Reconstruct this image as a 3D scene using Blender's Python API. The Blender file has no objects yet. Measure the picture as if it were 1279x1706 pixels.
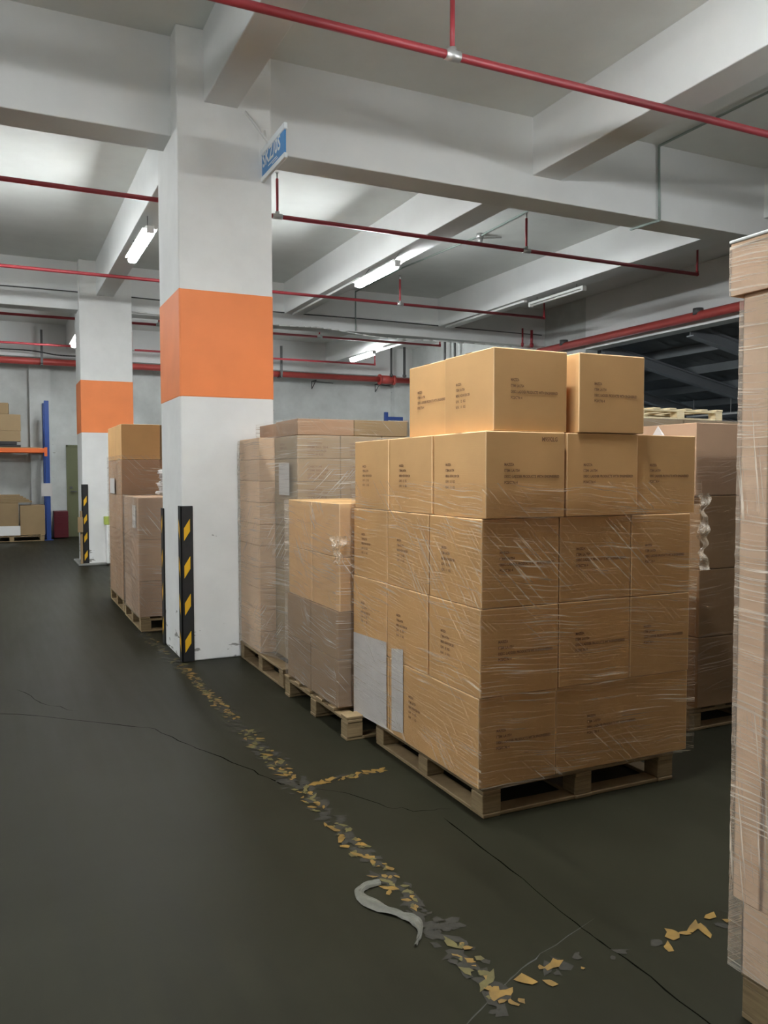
import bpy, bmesh, math, random
from mathutils import Vector, Matrix, noise as mnoise

random.seed(7)
SC = bpy.context.scene
COL = SC.collection
R = math.radians

# ------------------------------------------------------------------ camera
CAM_F = 1362.5
cd = bpy.data.cameras.new('camera')
cam = bpy.data.objects.new('camera', cd)
COL.objects.link(cam)
cd.sensor_fit = 'VERTICAL'
cd.sensor_height = 24.0
cd.lens = CAM_F / 1706 * 24.0
cd.clip_start = 0.05
cd.clip_end = 200
yaw, pitch, roll = R(25.3), R(2.7), R(0.1)
fw = Vector((math.sin(yaw) * math.cos(pitch), math.cos(yaw) * math.cos(pitch), -math.sin(pitch)))
rt = Vector((math.cos(yaw), -math.sin(yaw), 0))
dn = fw.cross(rt)
r2 = math.cos(roll) * rt + math.sin(roll) * dn
d2 = -math.sin(roll) * rt + math.cos(roll) * dn
m = Matrix((r2, -d2, -fw)).transposed().to_4x4()
m.translation = (0, 0, 1.5)
cam.matrix_world = m
SC.camera = cam

# ------------------------------------------------------------------ world, exposure
w = bpy.data.worlds.new('world')
SC.world = w
w.use_nodes = True
w.node_tree.nodes['Background'].inputs[0].default_value = (0.55, 0.66, 0.75, 1)
w.node_tree.nodes['Background'].inputs[1].default_value = 1.6
SC.view_settings.view_transform = 'Standard'
SC.view_settings.look = 'None'
SC.view_settings.gamma = 1
SC.view_settings.exposure = 2.56
SC.cycles.max_bounces = 10
SC.cycles.diffuse_bounces = 6
SC.cycles.transparent_max_bounces = 24
SC.cycles.use_denoising = True
LAMP_POWER = 26.0
VIS = 1.3

# ------------------------------------------------------------------ materials
def nt(name):
    mt = bpy.data.materials.new(name)
    mt.use_nodes = True
    t = mt.node_tree
    b = t.nodes['Principled BSDF']
    return mt, t, b

def plain(name, col, rough=0.6, metal=0.0, var=0.0, scale=8.0, bump=0.0, spec=0.5):
    mt, t, b = nt(name)
    b.inputs['Roughness'].default_value = rough
    b.inputs['Metallic'].default_value = metal
    b.inputs['Specular IOR Level'].default_value = spec
    b.inputs['Base Color'].default_value = (*col, 1)
    if var or bump:
        tc = t.nodes.new('ShaderNodeTexCoord')
        n = t.nodes.new('ShaderNodeTexNoise')
        n.inputs['Scale'].default_value = scale
        n.inputs['Detail'].default_value = 6
        t.links.new(tc.outputs['Object'], n.inputs['Vector'])
        if var:
            r = t.nodes.new('ShaderNodeValToRGB')
            r.color_ramp.elements[0].position = 0.3
            r.color_ramp.elements[1].position = 0.7
            r.color_ramp.elements[0].color = (*[c * (1 - var) for c in col], 1)
            r.color_ramp.elements[1].color = (*[min(1, c * (1 + var)) for c in col], 1)
            t.links.new(n.outputs['Fac'], r.inputs['Fac'])
            t.links.new(r.outputs['Color'], b.inputs['Base Color'])
        if bump:
            bp = t.nodes.new('ShaderNodeBump')
            bp.inputs['Strength'].default_value = bump
            bp.inputs['Distance'].default_value = 0.01
            t.links.new(n.outputs['Fac'], bp.inputs['Height'])
            t.links.new(bp.outputs['Normal'], b.inputs['Normal'])
    return mt

def paint_wall(name, col, stain=0.12, speck=True, dirt=False):
    """white wash with soft trowel marks, faint stains and a few scuffs"""
    mt, t, b = nt(name)
    b.inputs['Roughness'].default_value = 0.75
    b.inputs['Specular IOR Level'].default_value = 0.25
    tc = t.nodes.new('ShaderNodeTexCoord')
    n = t.nodes.new('ShaderNodeTexNoise'); n.inputs['Scale'].default_value = 1.3; n.inputs['Detail'].default_value = 8
    n.inputs['Roughness'].default_value = 0.6
    t.links.new(tc.outputs['Object'], n.inputs['Vector'])
    r = t.nodes.new('ShaderNodeValToRGB')
    r.color_ramp.elements[0].position = 0.32; r.color_ramp.elements[1].position = 0.62
    r.color_ramp.elements[0].color = (*[c * (1 - stain) for c in col], 1)
    r.color_ramp.elements[1].color = (*col, 1)
    t.links.new(n.outputs['Fac'], r.inputs['Fac'])
    last = r.outputs['Color']
    if speck:
        mp = t.nodes.new('ShaderNodeMapping'); mp.inputs['Scale'].default_value = (3, 3, 9)
        t.links.new(tc.outputs['Object'], mp.inputs['Vector'])
        n2 = t.nodes.new('ShaderNodeTexNoise'); n2.inputs['Scale'].default_value = 1.7; n2.inputs['Detail'].default_value = 5
        t.links.new(mp.outputs['Vector'], n2.inputs['Vector'])
        r2_ = t.nodes.new('ShaderNodeValToRGB')
        r2_.color_ramp.elements[0].position = 0.735; r2_.color_ramp.elements[1].position = 0.76
        r2_.color_ramp.elements[0].color = (0, 0, 0, 1); r2_.color_ramp.elements[1].color = (0.8, 0.8, 0.8, 1)
        if dirt:
            sx_ = t.nodes.new('ShaderNodeSeparateXYZ'); t.links.new(tc.outputs['Object'], sx_.inputs[0])
            zr = t.nodes.new('ShaderNodeMapRange'); zr.inputs['From Min'].default_value = 0.0; zr.inputs['From Max'].default_value = 0.55
            zr.inputs['To Min'].default_value = 0.16; zr.inputs['To Max'].default_value = 0.0
            t.links.new(sx_.outputs['Z'], zr.inputs['Value'])
            za = t.nodes.new('ShaderNodeMath'); za.operation = 'ADD'
            t.links.new(n2.outputs['Fac'], za.inputs[0]); t.links.new(zr.outputs['Result'], za.inputs[1])
            t.links.new(za.outputs[0], r2_.inputs['Fac'])
        else:
            t.links.new(n2.outputs['Fac'], r2_.inputs['Fac'])
        mx = t.nodes.new('ShaderNodeMix'); mx.data_type = 'RGBA'
        mx.inputs['B'].default_value = (0.16, 0.15, 0.13, 1)
        t.links.new(r2_.outputs['Color'], mx.inputs['Factor'])
        t.links.new(last, mx.inputs['A'])
        last = mx.outputs['Result']
    t.links.new(last, b.inputs['Base Color'])
    bp = t.nodes.new('ShaderNodeBump'); bp.inputs['Strength'].default_value = 0.15; bp.inputs['Distance'].default_value = 0.02
    t.links.new(n.outputs['Fac'], bp.inputs['Height'])
    t.links.new(bp.outputs['Normal'], b.inputs['Normal'])
    return mt

def cardboard(name, col, rough=0.75):
    mt, t, b = nt(name)
    b.inputs['Roughness'].default_value = rough
    b.inputs['Specular IOR Level'].default_value = 0.3
    tc = t.nodes.new('ShaderNodeTexCoord')
    oi = t.nodes.new('ShaderNodeObjectInfo')
    mp = t.nodes.new('ShaderNodeMapping'); mp.inputs['Scale'].default_value = (1, 1, 1)
    ad = t.nodes.new('ShaderNodeVectorMath'); ad.operation = 'ADD'
    t.links.new(tc.outputs['Object'], ad.inputs[0])
    t.links.new(oi.outputs['Random'], ad.inputs[1])
    n = t.nodes.new('ShaderNodeTexNoise'); n.inputs['Scale'].default_value = 3; n.inputs['Detail'].default_value = 6
    t.links.new(ad.outputs[0], n.inputs['Vector'])
    fm = t.nodes.new('ShaderNodeMapping'); fm.inputs['Scale'].default_value = (12, 12, 260)
    t.links.new(ad.outputs[0], fm.inputs['Vector'])
    n2 = t.nodes.new('ShaderNodeTexNoise'); n2.inputs['Scale'].default_value = 1; n2.inputs['Detail'].default_value = 2
    t.links.new(fm.outputs['Vector'], n2.inputs['Vector'])
    r = t.nodes.new('ShaderNodeValToRGB')
    r.color_ramp.elements[0].position = 0.3; r.color_ramp.elements[1].position = 0.7
    r.color_ramp.elements[0].color = (*[c * 0.93 for c in col], 1)
    r.color_ramp.elements[1].color = (*[c * 1.06 for c in col], 1)
    t.links.new(n.outputs['Fac'], r.inputs['Fac'])
    hs = t.nodes.new('ShaderNodeHueSaturation')
    mr = t.nodes.new('ShaderNodeMapRange'); mr.inputs['To Min'].default_value = 0.93; mr.inputs['To Max'].default_value = 1.06
    t.links.new(oi.outputs['Random'], mr.inputs['Value'])
    t.links.new(mr.outputs['Result'], hs.inputs['Value'])
    t.links.new(r.outputs['Color'], hs.inputs['Color'])
    t.links.new(hs.outputs['Color'], b.inputs['Base Color'])
    bp = t.nodes.new('ShaderNodeBump'); bp.inputs['Strength'].default_value = 0.12; bp.inputs['Distance'].default_value = 0.002
    t.links.new(n2.outputs['Fac'], bp.inputs['Height'])
    t.links.new(bp.outputs['Normal'], b.inputs['Normal'])
    return mt

def film_mat(name, haze=0.08, streak=0.5, tilt=0.04, dens=70.0, seed=0.0, tint=(0.86, 0.84, 0.8), fan=0.75):
    """stretch film: clear sheet, whitish where layers crease and pile up, lamp glints put into the crease tint"""
    mt = bpy.data.materials.new(name); mt.use_nodes = True
    t = mt.node_tree; t.nodes.clear()
    out = t.nodes.new('ShaderNodeOutputMaterial')
    uv = t.nodes.new('ShaderNodeUVMap'); uv.uv_map = 'metric'
    # slow warp of the crease direction
    nw = t.nodes.new('ShaderNodeTexNoise'); nw.inputs['Scale'].default_value = 1.6; nw.inputs['Detail'].default_value = 2
    t.links.new(uv.outputs['UV'], nw.inputs['Vector'])
    sb = t.nodes.new('ShaderNodeVectorMath'); sb.operation = 'SUBTRACT'; sb.inputs[1].default_value = (0.5, 0.5, 0.5)
    t.links.new(nw.outputs['Color'], sb.inputs[0])
    sc = t.nodes.new('ShaderNodeVectorMath'); sc.operation = 'MULTIPLY'; sc.inputs[1].default_value = (0.0, 0.11, 0)
    t.links.new(sb.outputs[0], sc.inputs[0])
    ad = t.nodes.new('ShaderNodeVectorMath'); ad.operation = 'ADD'
    t.links.new(uv.outputs['UV'], ad.inputs[0]); t.links.new(sc.outputs[0], ad.inputs[1])
    mp = t.nodes.new('ShaderNodeMapping'); mp.inputs['Rotation'].default_value = (0, 0, tilt)
    mp.inputs['Location'].default_value = (seed, seed * 3.1, 0)
    t.links.new(ad.outputs[0], mp.inputs['Vector'])
    m2 = t.nodes.new('ShaderNodeMapping'); m2.inputs['Scale'].default_value = (2.2, dens, 1)
    t.links.new(mp.outputs['Vector'], m2.inputs['Vector'])
    n = t.nodes.new('ShaderNodeTexNoise'); n.inputs['Scale'].default_value = 1; n.inputs['Detail'].default_value = 2
    n.inputs['Roughness'].default_value = 0.55
    t.links.new(m2.outputs['Vector'], n.inputs['Vector'])
    # large patches where creases crowd
    np_ = t.nodes.new('ShaderNodeTexNoise'); np_.inputs['Scale'].default_value = 2.6; np_.inputs['Detail'].default_value = 3
    ml = t.nodes.new('ShaderNodeMapping'); ml.inputs['Location'].default_value = (seed + 4, 2, 0); ml.inputs['Scale'].default_value = (1, 2.2, 1)
    t.links.new(uv.outputs['UV'], ml.inputs['Vector']); t.links.new(ml.outputs['Vector'], np_.inputs['Vector'])
    rs = t.nodes.new('ShaderNodeValToRGB')
    rs.color_ramp.elements[0].position = 0.545; rs.color_ramp.elements[1].position = 0.66
    t.links.new(n.outputs['Fac'], rs.inputs['Fac'])
    rp = t.nodes.new('ShaderNodeMapRange'); rp.inputs['From Min'].default_value = 0.38; rp.inputs['From Max'].default_value = 0.62
    rp.inputs['To Min'].default_value = 0.12; rp.inputs['To Max'].default_value = 1.0
    t.links.new(np_.outputs['Fac'], rp.inputs['Value'])
    mu = t.nodes.new('ShaderNodeMath'); mu.operation = 'MULTIPLY'
    t.links.new(rs.outputs['Color'], mu.inputs[0]); t.links.new(rp.outputs['Result'], mu.inputs[1])
    # a second set of creases fanning down to the corners, only in patches
    mq = t.nodes.new('ShaderNodeMapping'); mq.inputs['Rotation'].default_value = (0, 0, fan); mq.inputs['Location'].default_value = (seed * 1.7, 3, 0)
    t.links.new(ad.outputs[0], mq.inputs['Vector'])
    mq2 = t.nodes.new('ShaderNodeMapping'); mq2.inputs['Scale'].default_value = (2.4, dens * .7, 1)
    t.links.new(mq.outputs['Vector'], mq2.inputs['Vector'])
    nq = t.nodes.new('ShaderNodeTexNoise'); nq.inputs['Scale'].default_value = 1; nq.inputs['Detail'].default_value = 1
    t.links.new(mq2.outputs['Vector'], nq.inputs['Vector'])
    rq = t.nodes.new('ShaderNodeValToRGB'); rq.color_ramp.elements[0].position = 0.60; rq.color_ramp.elements[1].position = 0.70
    t.links.new(nq.outputs['Fac'], rq.inputs['Fac'])
    nm = t.nodes.new('ShaderNodeTexNoise'); nm.inputs['Scale'].default_value = 1.9; nm.inputs['Detail'].default_value = 2
    mm_ = t.nodes.new('ShaderNodeMapping'); mm_.inputs['Location'].default_value = (seed + 9, 5, 0)
    t.links.new(uv.outputs['UV'], mm_.inputs['Vector']); t.links.new(mm_.outputs['Vector'], nm.inputs['Vector'])
    rm = t.nodes.new('ShaderNodeMapRange'); rm.inputs['From Min'].default_value = 0.50; rm.inputs['From Max'].default_value = 0.60
    t.links.new(nm.outputs['Fac'], rm.inputs['Value'])
    mqm = t.nodes.new('ShaderNodeMath'); mqm.operation = 'MULTIPLY'
    t.links.new(rq.outputs['Color'], mqm.inputs[0]); t.links.new(rm.outputs['Result'], mqm.inputs[1])
    mxm = t.nodes.new('ShaderNodeMath'); mxm.operation = 'MAXIMUM'
    t.links.new(mu.outputs[0], mxm.inputs[0]); t.links.new(mqm.outputs[0], mxm.inputs[1])
    mu = mxm
    fa = t.nodes.new('ShaderNodeMath'); fa.operation = 'MULTIPLY_ADD'; fa.inputs[1].default_value = streak; fa.inputs[2].default_value = haze
    fa.use_clamp = True
    t.links.new(mu.outputs[0], fa.inputs[0])
    bp = t.nodes.new('ShaderNodeBump'); bp.inputs['Strength'].default_value = 0.6; bp.inputs['Distance'].default_value = 0.003
    t.links.new(n.outputs['Fac'], bp.inputs['Height'])
    tr = t.nodes.new('ShaderNodeBsdfTransparent')
    tr.inputs['Color'].default_value = (0.985, 0.98, 0.97, 1)
    df = t.nodes.new('ShaderNodeBsdfDiffuse'); df.inputs['Color'].default_value = (*tint, 1)  # diffuse crease tint stands in for lamp glints on the film
    gl = t.nodes.new('ShaderNodeBsdfGlossy'); gl.inputs['Roughness'].default_value = 0.13; gl.inputs['Color'].default_value = (0.9, 0.86, 0.8, 1)
    t.links.new(bp.outputs['Normal'], gl.inputs['Normal'])
    mdg = t.nodes.new('ShaderNodeMixShader'); mdg.inputs[0].default_value = 0.08
    g2 = t.nodes.new('ShaderNodeBsdfGlossy'); g2.inputs['Roughness'].default_value = 0.45; g2.inputs['Color'].default_value = (1, 0.95, 0.87, 1)
    t.links.new(df.outputs[0], mdg.inputs[1]); t.links.new(g2.outputs[0], mdg.inputs[2])
    m1 = t.nodes.new('ShaderNodeMixShader')
    t.links.new(fa.outputs[0], m1.inputs[0]); t.links.new(tr.outputs[0], m1.inputs[1]); t.links.new(mdg.outputs[0], m1.inputs[2])
    fr = t.nodes.new('ShaderNodeFresnel'); fr.inputs['IOR'].default_value = 1.16
    t.links.new(bp.outputs['Normal'], fr.inputs['Normal'])
    m3 = t.nodes.new('ShaderNodeMixShader')
    fm_ = t.nodes.new('ShaderNodeMath'); fm_.operation = 'MULTIPLY'; fm_.inputs[1].default_value = 0.6
    t.links.new(fr.outputs[0], fm_.inputs[0]); t.links.new(fm_.outputs[0], m3.inputs[0]); t.links.new(m1.outputs[0], m3.inputs[1]); t.links.new(gl.outputs[0], m3.inputs[2])
    t.links.new(m3.outputs[0], out.inputs[0])
    return mt

def wood(name, c1, c2):
    mt, t, b = nt(name)
    b.inputs['Roughness'].default_value = 0.7
    tc = t.nodes.new('ShaderNodeTexCoord')
    mp = t.nodes.new('ShaderNodeMapping'); mp.inputs['Scale'].default_value = (4, 4, 40)
    t.links.new(tc.outputs['Object'], mp.inputs['Vector'])
    n = t.nodes.new('ShaderNodeTexNoise'); n.inputs['Scale'].default_value = 2; n.inputs['Detail'].default_value = 7
    t.links.new(mp.outputs['Vector'], n.inputs['Vector'])
    r = t.nodes.new('ShaderNodeValToRGB')
    r.color_ramp.elements[0].position = 0.35; r.color_ramp.elements[1].position = 0.65
    r.color_ramp.elements[0].color = (*c1, 1); r.color_ramp.elements[1].color = (*c2, 1)
    t.links.new(n.outputs['Fac'], r.inputs['Fac'])
    t.links.new(r.outputs['Color'], b.inputs['Base Color'])
    return mt

def floor_mat():
    mt, t, b = nt('floor_epoxy')
    tc = t.nodes.new('ShaderNodeTexCoord')
    n = t.nodes.new('ShaderNodeTexNoise'); n.inputs['Scale'].default_value = 0.7; n.inputs['Detail'].default_value = 9
    n.inputs['Roughness'].default_value = 0.62
    t.links.new(tc.outputs['Object'], n.inputs['Vector'])
    r = t.nodes.new('ShaderNodeValToRGB')
    r.color_ramp.elements[0].position = 0.3; r.color_ramp.elements[1].position = 0.72
    r.color_ramp.elements[0].color = (0.0165, 0.0158, 0.0092, 1); r.color_ramp.elements[1].color = (0.0245, 0.0240, 0.0150, 1)
    t.links.new(n.outputs['Fac'], r.inputs['Fac'])
    # scratches and tyre smears drawn out along the aisle
    mp = t.nodes.new('ShaderNodeMapping'); mp.inputs['Scale'].default_value = (9, 0.7, 1); mp.inputs['Rotation'].default_value = (0, 0, 0.08)
    t.links.new(tc.outputs['Object'], mp.inputs['Vector'])
    n2 = t.nodes.new('ShaderNodeTexNoise'); n2.inputs['Scale'].default_value = 1.5; n2.inputs['Detail'].default_value = 8
    t.links.new(mp.outputs['Vector'], n2.inputs['Vector'])
    mr = t.nodes.new('ShaderNodeMapRange'); mr.inputs['From Min'].default_value = 0.3; mr.inputs['From Max'].default_value = 0.75
    mr.inputs['To Min'].default_value = 0.88; mr.inputs['To Max'].default_value = 1.14
    t.links.new(n2.outputs['Fac'], mr.inputs['Value'])
    hs = t.nodes.new('ShaderNodeHueSaturation')
    t.links.new(r.outputs['Color'], hs.inputs['Color']); t.links.new(mr.outputs['Result'], hs.inputs['Value'])
    t.links.new(hs.outputs['Color'], b.inputs['Base Color'])
    mr2 = t.nodes.new('ShaderNodeMapRange'); mr2.inputs['To Min'].default_value = 0.42; mr2.inputs['To Max'].default_value = 0.55
    t.links.new(n2.outputs['Fac'], mr2.inputs['Value'])
    t.links.new(mr2.outputs['Result'], b.inputs['Roughness'])
    b.inputs['Specular IOR Level'].default_value = 0.08
    bp = t.nodes.new('ShaderNodeBump'); bp.inputs['Strength'].default_value = 0.1; bp.inputs['Distance'].default_value = 0.01
    t.links.new(n.outputs['Fac'], bp.inputs['Height']); t.links.new(bp.outputs['Normal'], b.inputs['Normal'])
    return mt

M = {}
M['floor'] = floor_mat()
M['crack'] = plain('floor_crack_dirt', (0.004, 0.004, 0.003), 1.0, spec=0)
M['scratch'] = plain('floor_scratch_chalk', (0.045, 0.045, 0.037), 0.9)
M['white'] = paint_wall('white_wash_beams', (0.78, 0.79, 0.78), 0.06, False)
M['ceil'] = paint_wall('white_wash_ceiling', (0.76, 0.78, 0.75), 0.08, False)
M['wall'] = paint_wall('white_wash_wall', (0.60, 0.62, 0.60), 0.24, True)
M['pillar'] = paint_wall('white_wash_pillar', (0.80, 0.80, 0.78), 0.13, True, True)
M['orange'] = plain('orange_paint', (0.84, 0.235, 0.065), 0.55, 0, 0.05, 3, 0.05)
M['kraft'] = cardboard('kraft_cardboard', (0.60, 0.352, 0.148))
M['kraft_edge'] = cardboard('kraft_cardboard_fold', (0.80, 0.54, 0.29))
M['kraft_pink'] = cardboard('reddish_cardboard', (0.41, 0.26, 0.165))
M['kraft_dark'] = cardboard('shaded_dull_cardboard', (0.31, 0.215, 0.115))  # dull board, darkened to stand in for shade on rack and tall stack
M['kraft_lamplit'] = cardboard('lamplit_kraft_cardboard', (0.76, 0.53, 0.35))  # pale board, brightened in place of light from the nearby lamps
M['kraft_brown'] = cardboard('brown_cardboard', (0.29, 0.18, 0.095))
M['kraft_pale'] = cardboard('pale_cardboard', (0.70, 0.47, 0.29))
M['ink'] = plain('brown_print', (0.20, 0.10, 0.045), 0.8)
M['tape'] = plain('clear_packing_tape', (0.62, 0.42, 0.23), 0.22, 0, 0.05, 6)
M['wood'] = wood('pallet_pine', (0.20, 0.135, 0.065), (0.29, 0.205, 0.105))
M['wood2'] = wood('pallet_pine_pale', (0.68, 0.56, 0.34), (0.80, 0.68, 0.45))
M['red'] = plain('red_pipe_paint', (0.34, 0.035, 0.045), 0.42, 0, 0.12, 4)
M['redmain'] = plain('red_main_paint', (0.42, 0.06, 0.05), 0.45, 0, 0.12, 3)
M['steel'] = plain('galvanised_fitting', (0.55, 0.55, 0.54), 0.4, 0.7)
M['darksteel'] = plain('dull_steel', (0.12, 0.12, 0.12), 0.55, 0.5)
M['conduit'] = plain('grey_green_conduit', (0.30, 0.36, 0.33), 0.5)
M['whiteplastic'] = plain('white_plastic', (0.80, 0.80, 0.78), 0.45)
M['signblue'] = plain('sign_blue', (0.06, 0.27, 0.62), 0.4)
M['signwhite'] = plain('sign_white', (0.82, 0.86, 0.88), 0.5)
M['rubber'] = plain('black_rubber', (0.013, 0.013, 0.013), 0.6, 0, 0.2, 20)
M['yellow'] = plain('yellow_reflective', (0.80, 0.45, 0.02), 0.4)
M['tapeyellow'] = plain('worn_yellow_tape', (0.175, 0.10, 0.014), 0.6, 0, 0.35, 14)
M['tapeolive'] = plain('dirty_yellow_tape', (0.085, 0.07, 0.016), 0.7, 0, 0.35, 14)
M['residue'] = plain('tape_glue_residue', (0.021, 0.018, 0.011), 0.85, 0, 0.25, 40)
M['paper'] = plain('white_paper', (0.55, 0.52, 0.50), 0.8, 0, 0.03, 10)
M['blue'] = plain('rack_blue', (0.018, 0.055, 0.23), 0.45)
M['rackorange'] = plain('rack_orange', (0.75, 0.15, 0.03), 0.5)
M['green'] = plain('door_olive_green', (0.13, 0.14, 0.07), 0.5, 0, 0.05, 3)
M['greenbox'] = plain('lime_green_box', (0.35, 0.42, 0.08), 0.5)
M['crate'] = plain('dark_red_crate', (0.10, 0.006, 0.013), 0.4)
M['black'] = plain('black_plastic', (0.02, 0.02, 0.022), 0.5)
M['roof'] = plain('annex_roof_sheet', (0.20, 0.215, 0.225), 0.55, 0.2, 0.12, 1.5)
M['purlin'] = plain('annex_purlin_steel', (0.30, 0.32, 0.34), 0.5, 0.2)
M['concrete'] = plain('concrete', (0.22, 0.22, 0.2), 0.8, 0, 0.15, 4)
M['scrap'] = plain('grey_film_scrap', (0.10, 0.098, 0.078), 0.5, 0, 0.2, 30, 0.3)
def emis(name, col, s):
    mt, t, b = nt(name)
    b.inputs['Base Color'].default_value = (*col, 1)
    b.inputs['Emission Color'].default_value = (*col, 1)
    b.inputs['Emission Strength'].default_value = s
    return mt
def tube_mat(p):
    k = 'tube_%g' % p
    if k not in M: M[k] = emis('lit_' + k, (0.95, 0.985, 1.0), LAMP_POWER * p)
    return M[k]
M['film'] = film_mat('stretch_film_clear', 0.012, 0.55, 0.06, 150, 0.0, (1.0, 0.86, 0.69))
M['film_steep'] = film_mat('stretch_film_slanting', 0.004, 0.25, -0.10, 130, 3.3, (0.8, 0.7, 0.6), -0.3)
M['film_hazy'] = film_mat('stretch_film_hazy', 0.10, 0.50, 0.08, 150, 7.7, (0.90, 0.80, 0.70), 0.9)
M['film_thick'] = film_mat('stretch_film_thick', 0.17, 0.42, -0.04, 150, 11.1, (0.80, 0.73, 0.64), -0.8)
M['film_bright'] = film_mat('stretch_film_bright', 0.20, 0.60, 0.03, 200, 5.1, (1.0, 0.90, 0.77), 1.45)  # whitish piled layers, tint raised in place of nearby lamp light

# ------------------------------------------------------------------ helpers
def new_obj(name, me, parent=None):
    o = bpy.data.objects.new(name, me)
    COL.objects.link(o)
    if parent is not None:
        o.parent = parent
    return o

def tag(o, label=None, cat=None, group=None, kind=None):
    if label: o['label'] = label
    if cat: o['category'] = cat
    if group: o['group'] = group
    if kind: o['kind'] = kind
    return o

def empty(name, loc, label, cat, group=None, rz=0):
    o = bpy.data.objects.new(name, None)
    COL.objects.link(o)
    o.empty_display_size = 0.1
    o.location = loc
    o.rotation_euler = (0, 0, rz)
    return tag(o, label, cat, group)

class MB:
    def __init__(s): s.bm = bmesh.new()
    def box(s, x0, x1, y0, y1, z0, z1, mi=0, bevel=0.0, seg=2, emi=None):
        x0, x1 = min(x0, x1), max(x0, x1); y0, y1 = min(y0, y1), max(y0, y1); z0, z1 = min(z0, z1), max(z0, z1)
        b2 = bmesh.new()
        vs = [b2.verts.new(p) for p in [(x0,y0,z0),(x1,y0,z0),(x1,y1,z0),(x0,y1,z0),(x0,y0,z1),(x1,y0,z1),(x1,y1,z1),(x0,y1,z1)]]
        for f in [(3,2,1,0),(4,5,6,7),(0,1,5,4),(1,2,6,5),(2,3,7,6),(3,0,4,7)]:
            b2.faces.new([vs[i] for i in f]).material_index = mi
        if bevel:
            r = bmesh.ops.bevel(b2, geom=list(b2.edges), offset=bevel, segments=seg, affect='EDGES', profile=0.5)
            if emi is not None:
                for f in r['faces']: f.material_index = emi
        s.merge(b2)
        return s
    def merge(s, b2, mat=None):
        me = bpy.data.meshes.new('tmp'); b2.to_mesh(me); b2.free()
        if mat is not None: me.transform(mat)
        s.bm.from_mesh(me); bpy.data.meshes.remove(me)
    def tube(s, p0, p1, r, n=12, mi=0, r1=None):
        p0, p1 = Vector(p0), Vector(p1)
        d = p1 - p0
        b2 = bmesh.new()
        bmesh.ops.create_cone(b2, cap_ends=True, segments=n, radius1=r, radius2=r if r1 is None else r1, depth=d.length)
        for f in b2.faces: f.material_index = mi; f.smooth = len(f.verts) == 4
        q = d.to_track_quat('Z', 'Y').to_matrix().to_4x4(); q.translation = (p0 + p1) / 2
        s.merge(b2, q)
        return s
    def sphere(s, c, r, mi=0, sc=(1, 1, 1)):
        b2 = bmesh.new(); bmesh.ops.create_uvsphere(b2, u_segments=14, v_segments=10, radius=r)
        for f in b2.faces: f.material_index = mi; f.smooth = True
        s.merge(b2, Matrix.Translation(c) @ Matrix.Diagonal((*sc, 1)))
        return s
    def poly(s, pts, mi=0):
        f = s.bm.faces.new([s.bm.verts.new(p) for p in pts]); f.material_index = mi
        return s
    def path(s, pts, r, n=8, mi=0):
        for a, b in zip(pts, pts[1:]): s.tube(a, b, r, n, mi)
        for p in pts[1:-1]: s.sphere(p, r * 1.02, mi)
        return s
    def build(s, name, mats, parent=None, loc=None):
        me = bpy.data.meshes.new(name)
        s.bm.to_mesh(me); s.bm.free()
        for mt in (mats if isinstance(mats, (list, tuple)) else [mats]): me.materials.append(mt)
        o = new_obj(name, me, parent)
        if loc is not None:
            me.transform(Matrix.Translation(-Vector(loc))); o.location = loc
        return o

def structure(o): return tag(o, kind='structure')

def copy_tree(o, parent=None):
    c = o.copy(); COL.objects.link(c)
    if parent is not None: c.parent = parent
    for ch in [x for x in list(COL.objects) if x.parent == o]:
        copy_tree(ch, c)
    return c

def text_mesh(name, lines, size, spacing, aspect=1.0, bold=0.0):
    """lettering in the local XZ plane reading from -Y, top left at the origin"""
    cu = bpy.data.curves.new(name, 'FONT')
    cu.body = '\n'.join(lines)
    cu.size = size
    cu.space_line = spacing
    cu.offset = bold
    cu.resolution_u = 2
    o = bpy.data.objects.new(name, cu); COL.objects.link(o)
    bpy.context.view_layer.update()
    dg = bpy.context.evaluated_depsgraph_get()
    me = bpy.data.meshes.new_from_object(o.evaluated_get(dg))
    bpy.data.objects.remove(o); bpy.data.curves.remove(cu)
    me.transform(Matrix.Rotation(R(90), 4, 'X') @ Matrix.Diagonal((aspect, 1, 1, 1)))
    return me

# ------------------------------------------------------------------ SETTING
ZC, ZA, ZB = 4.965, 4.409, 4.19
def ribbon(bm, pts, wd, mi, z, jit=0.0, seg=4):
    """thin irregular ribbon of faces on the floor"""
    P = []
    for a, b in zip(pts, pts[1:]):
        for k in range(seg):
            f = k / seg
            P.append(Vector((a[0] + (b[0]-a[0])*f + random.uniform(-jit, jit), a[1] + (b[1]-a[1])*f + random.uniform(-jit, jit), z)))
    P.append(Vector((*pts[-1], z)))
    prev = None
    n = len(P)
    for i, p in enumerate(P):
        d = (P[min(i+1, n-1)] - P[max(i-1, 0)]).normalized()
        s = Vector((-d.y, d.x, 0)) * wd * (0.35 + random.random()) * (0.25 if i in (0, n-1) else 1)
        cur = (bm.verts.new(p - s), bm.verts.new(p + s))
        if prev:
            f = bm.faces.new((prev[0], cur[0], cur[1], prev[1])); f.material_index = mi
            if f.normal.z < 0: f.normal_flip()
        prev = cur
b = MB()
b.box(-11, 10.75, -9, 20.9, -0.2, 0)
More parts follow.
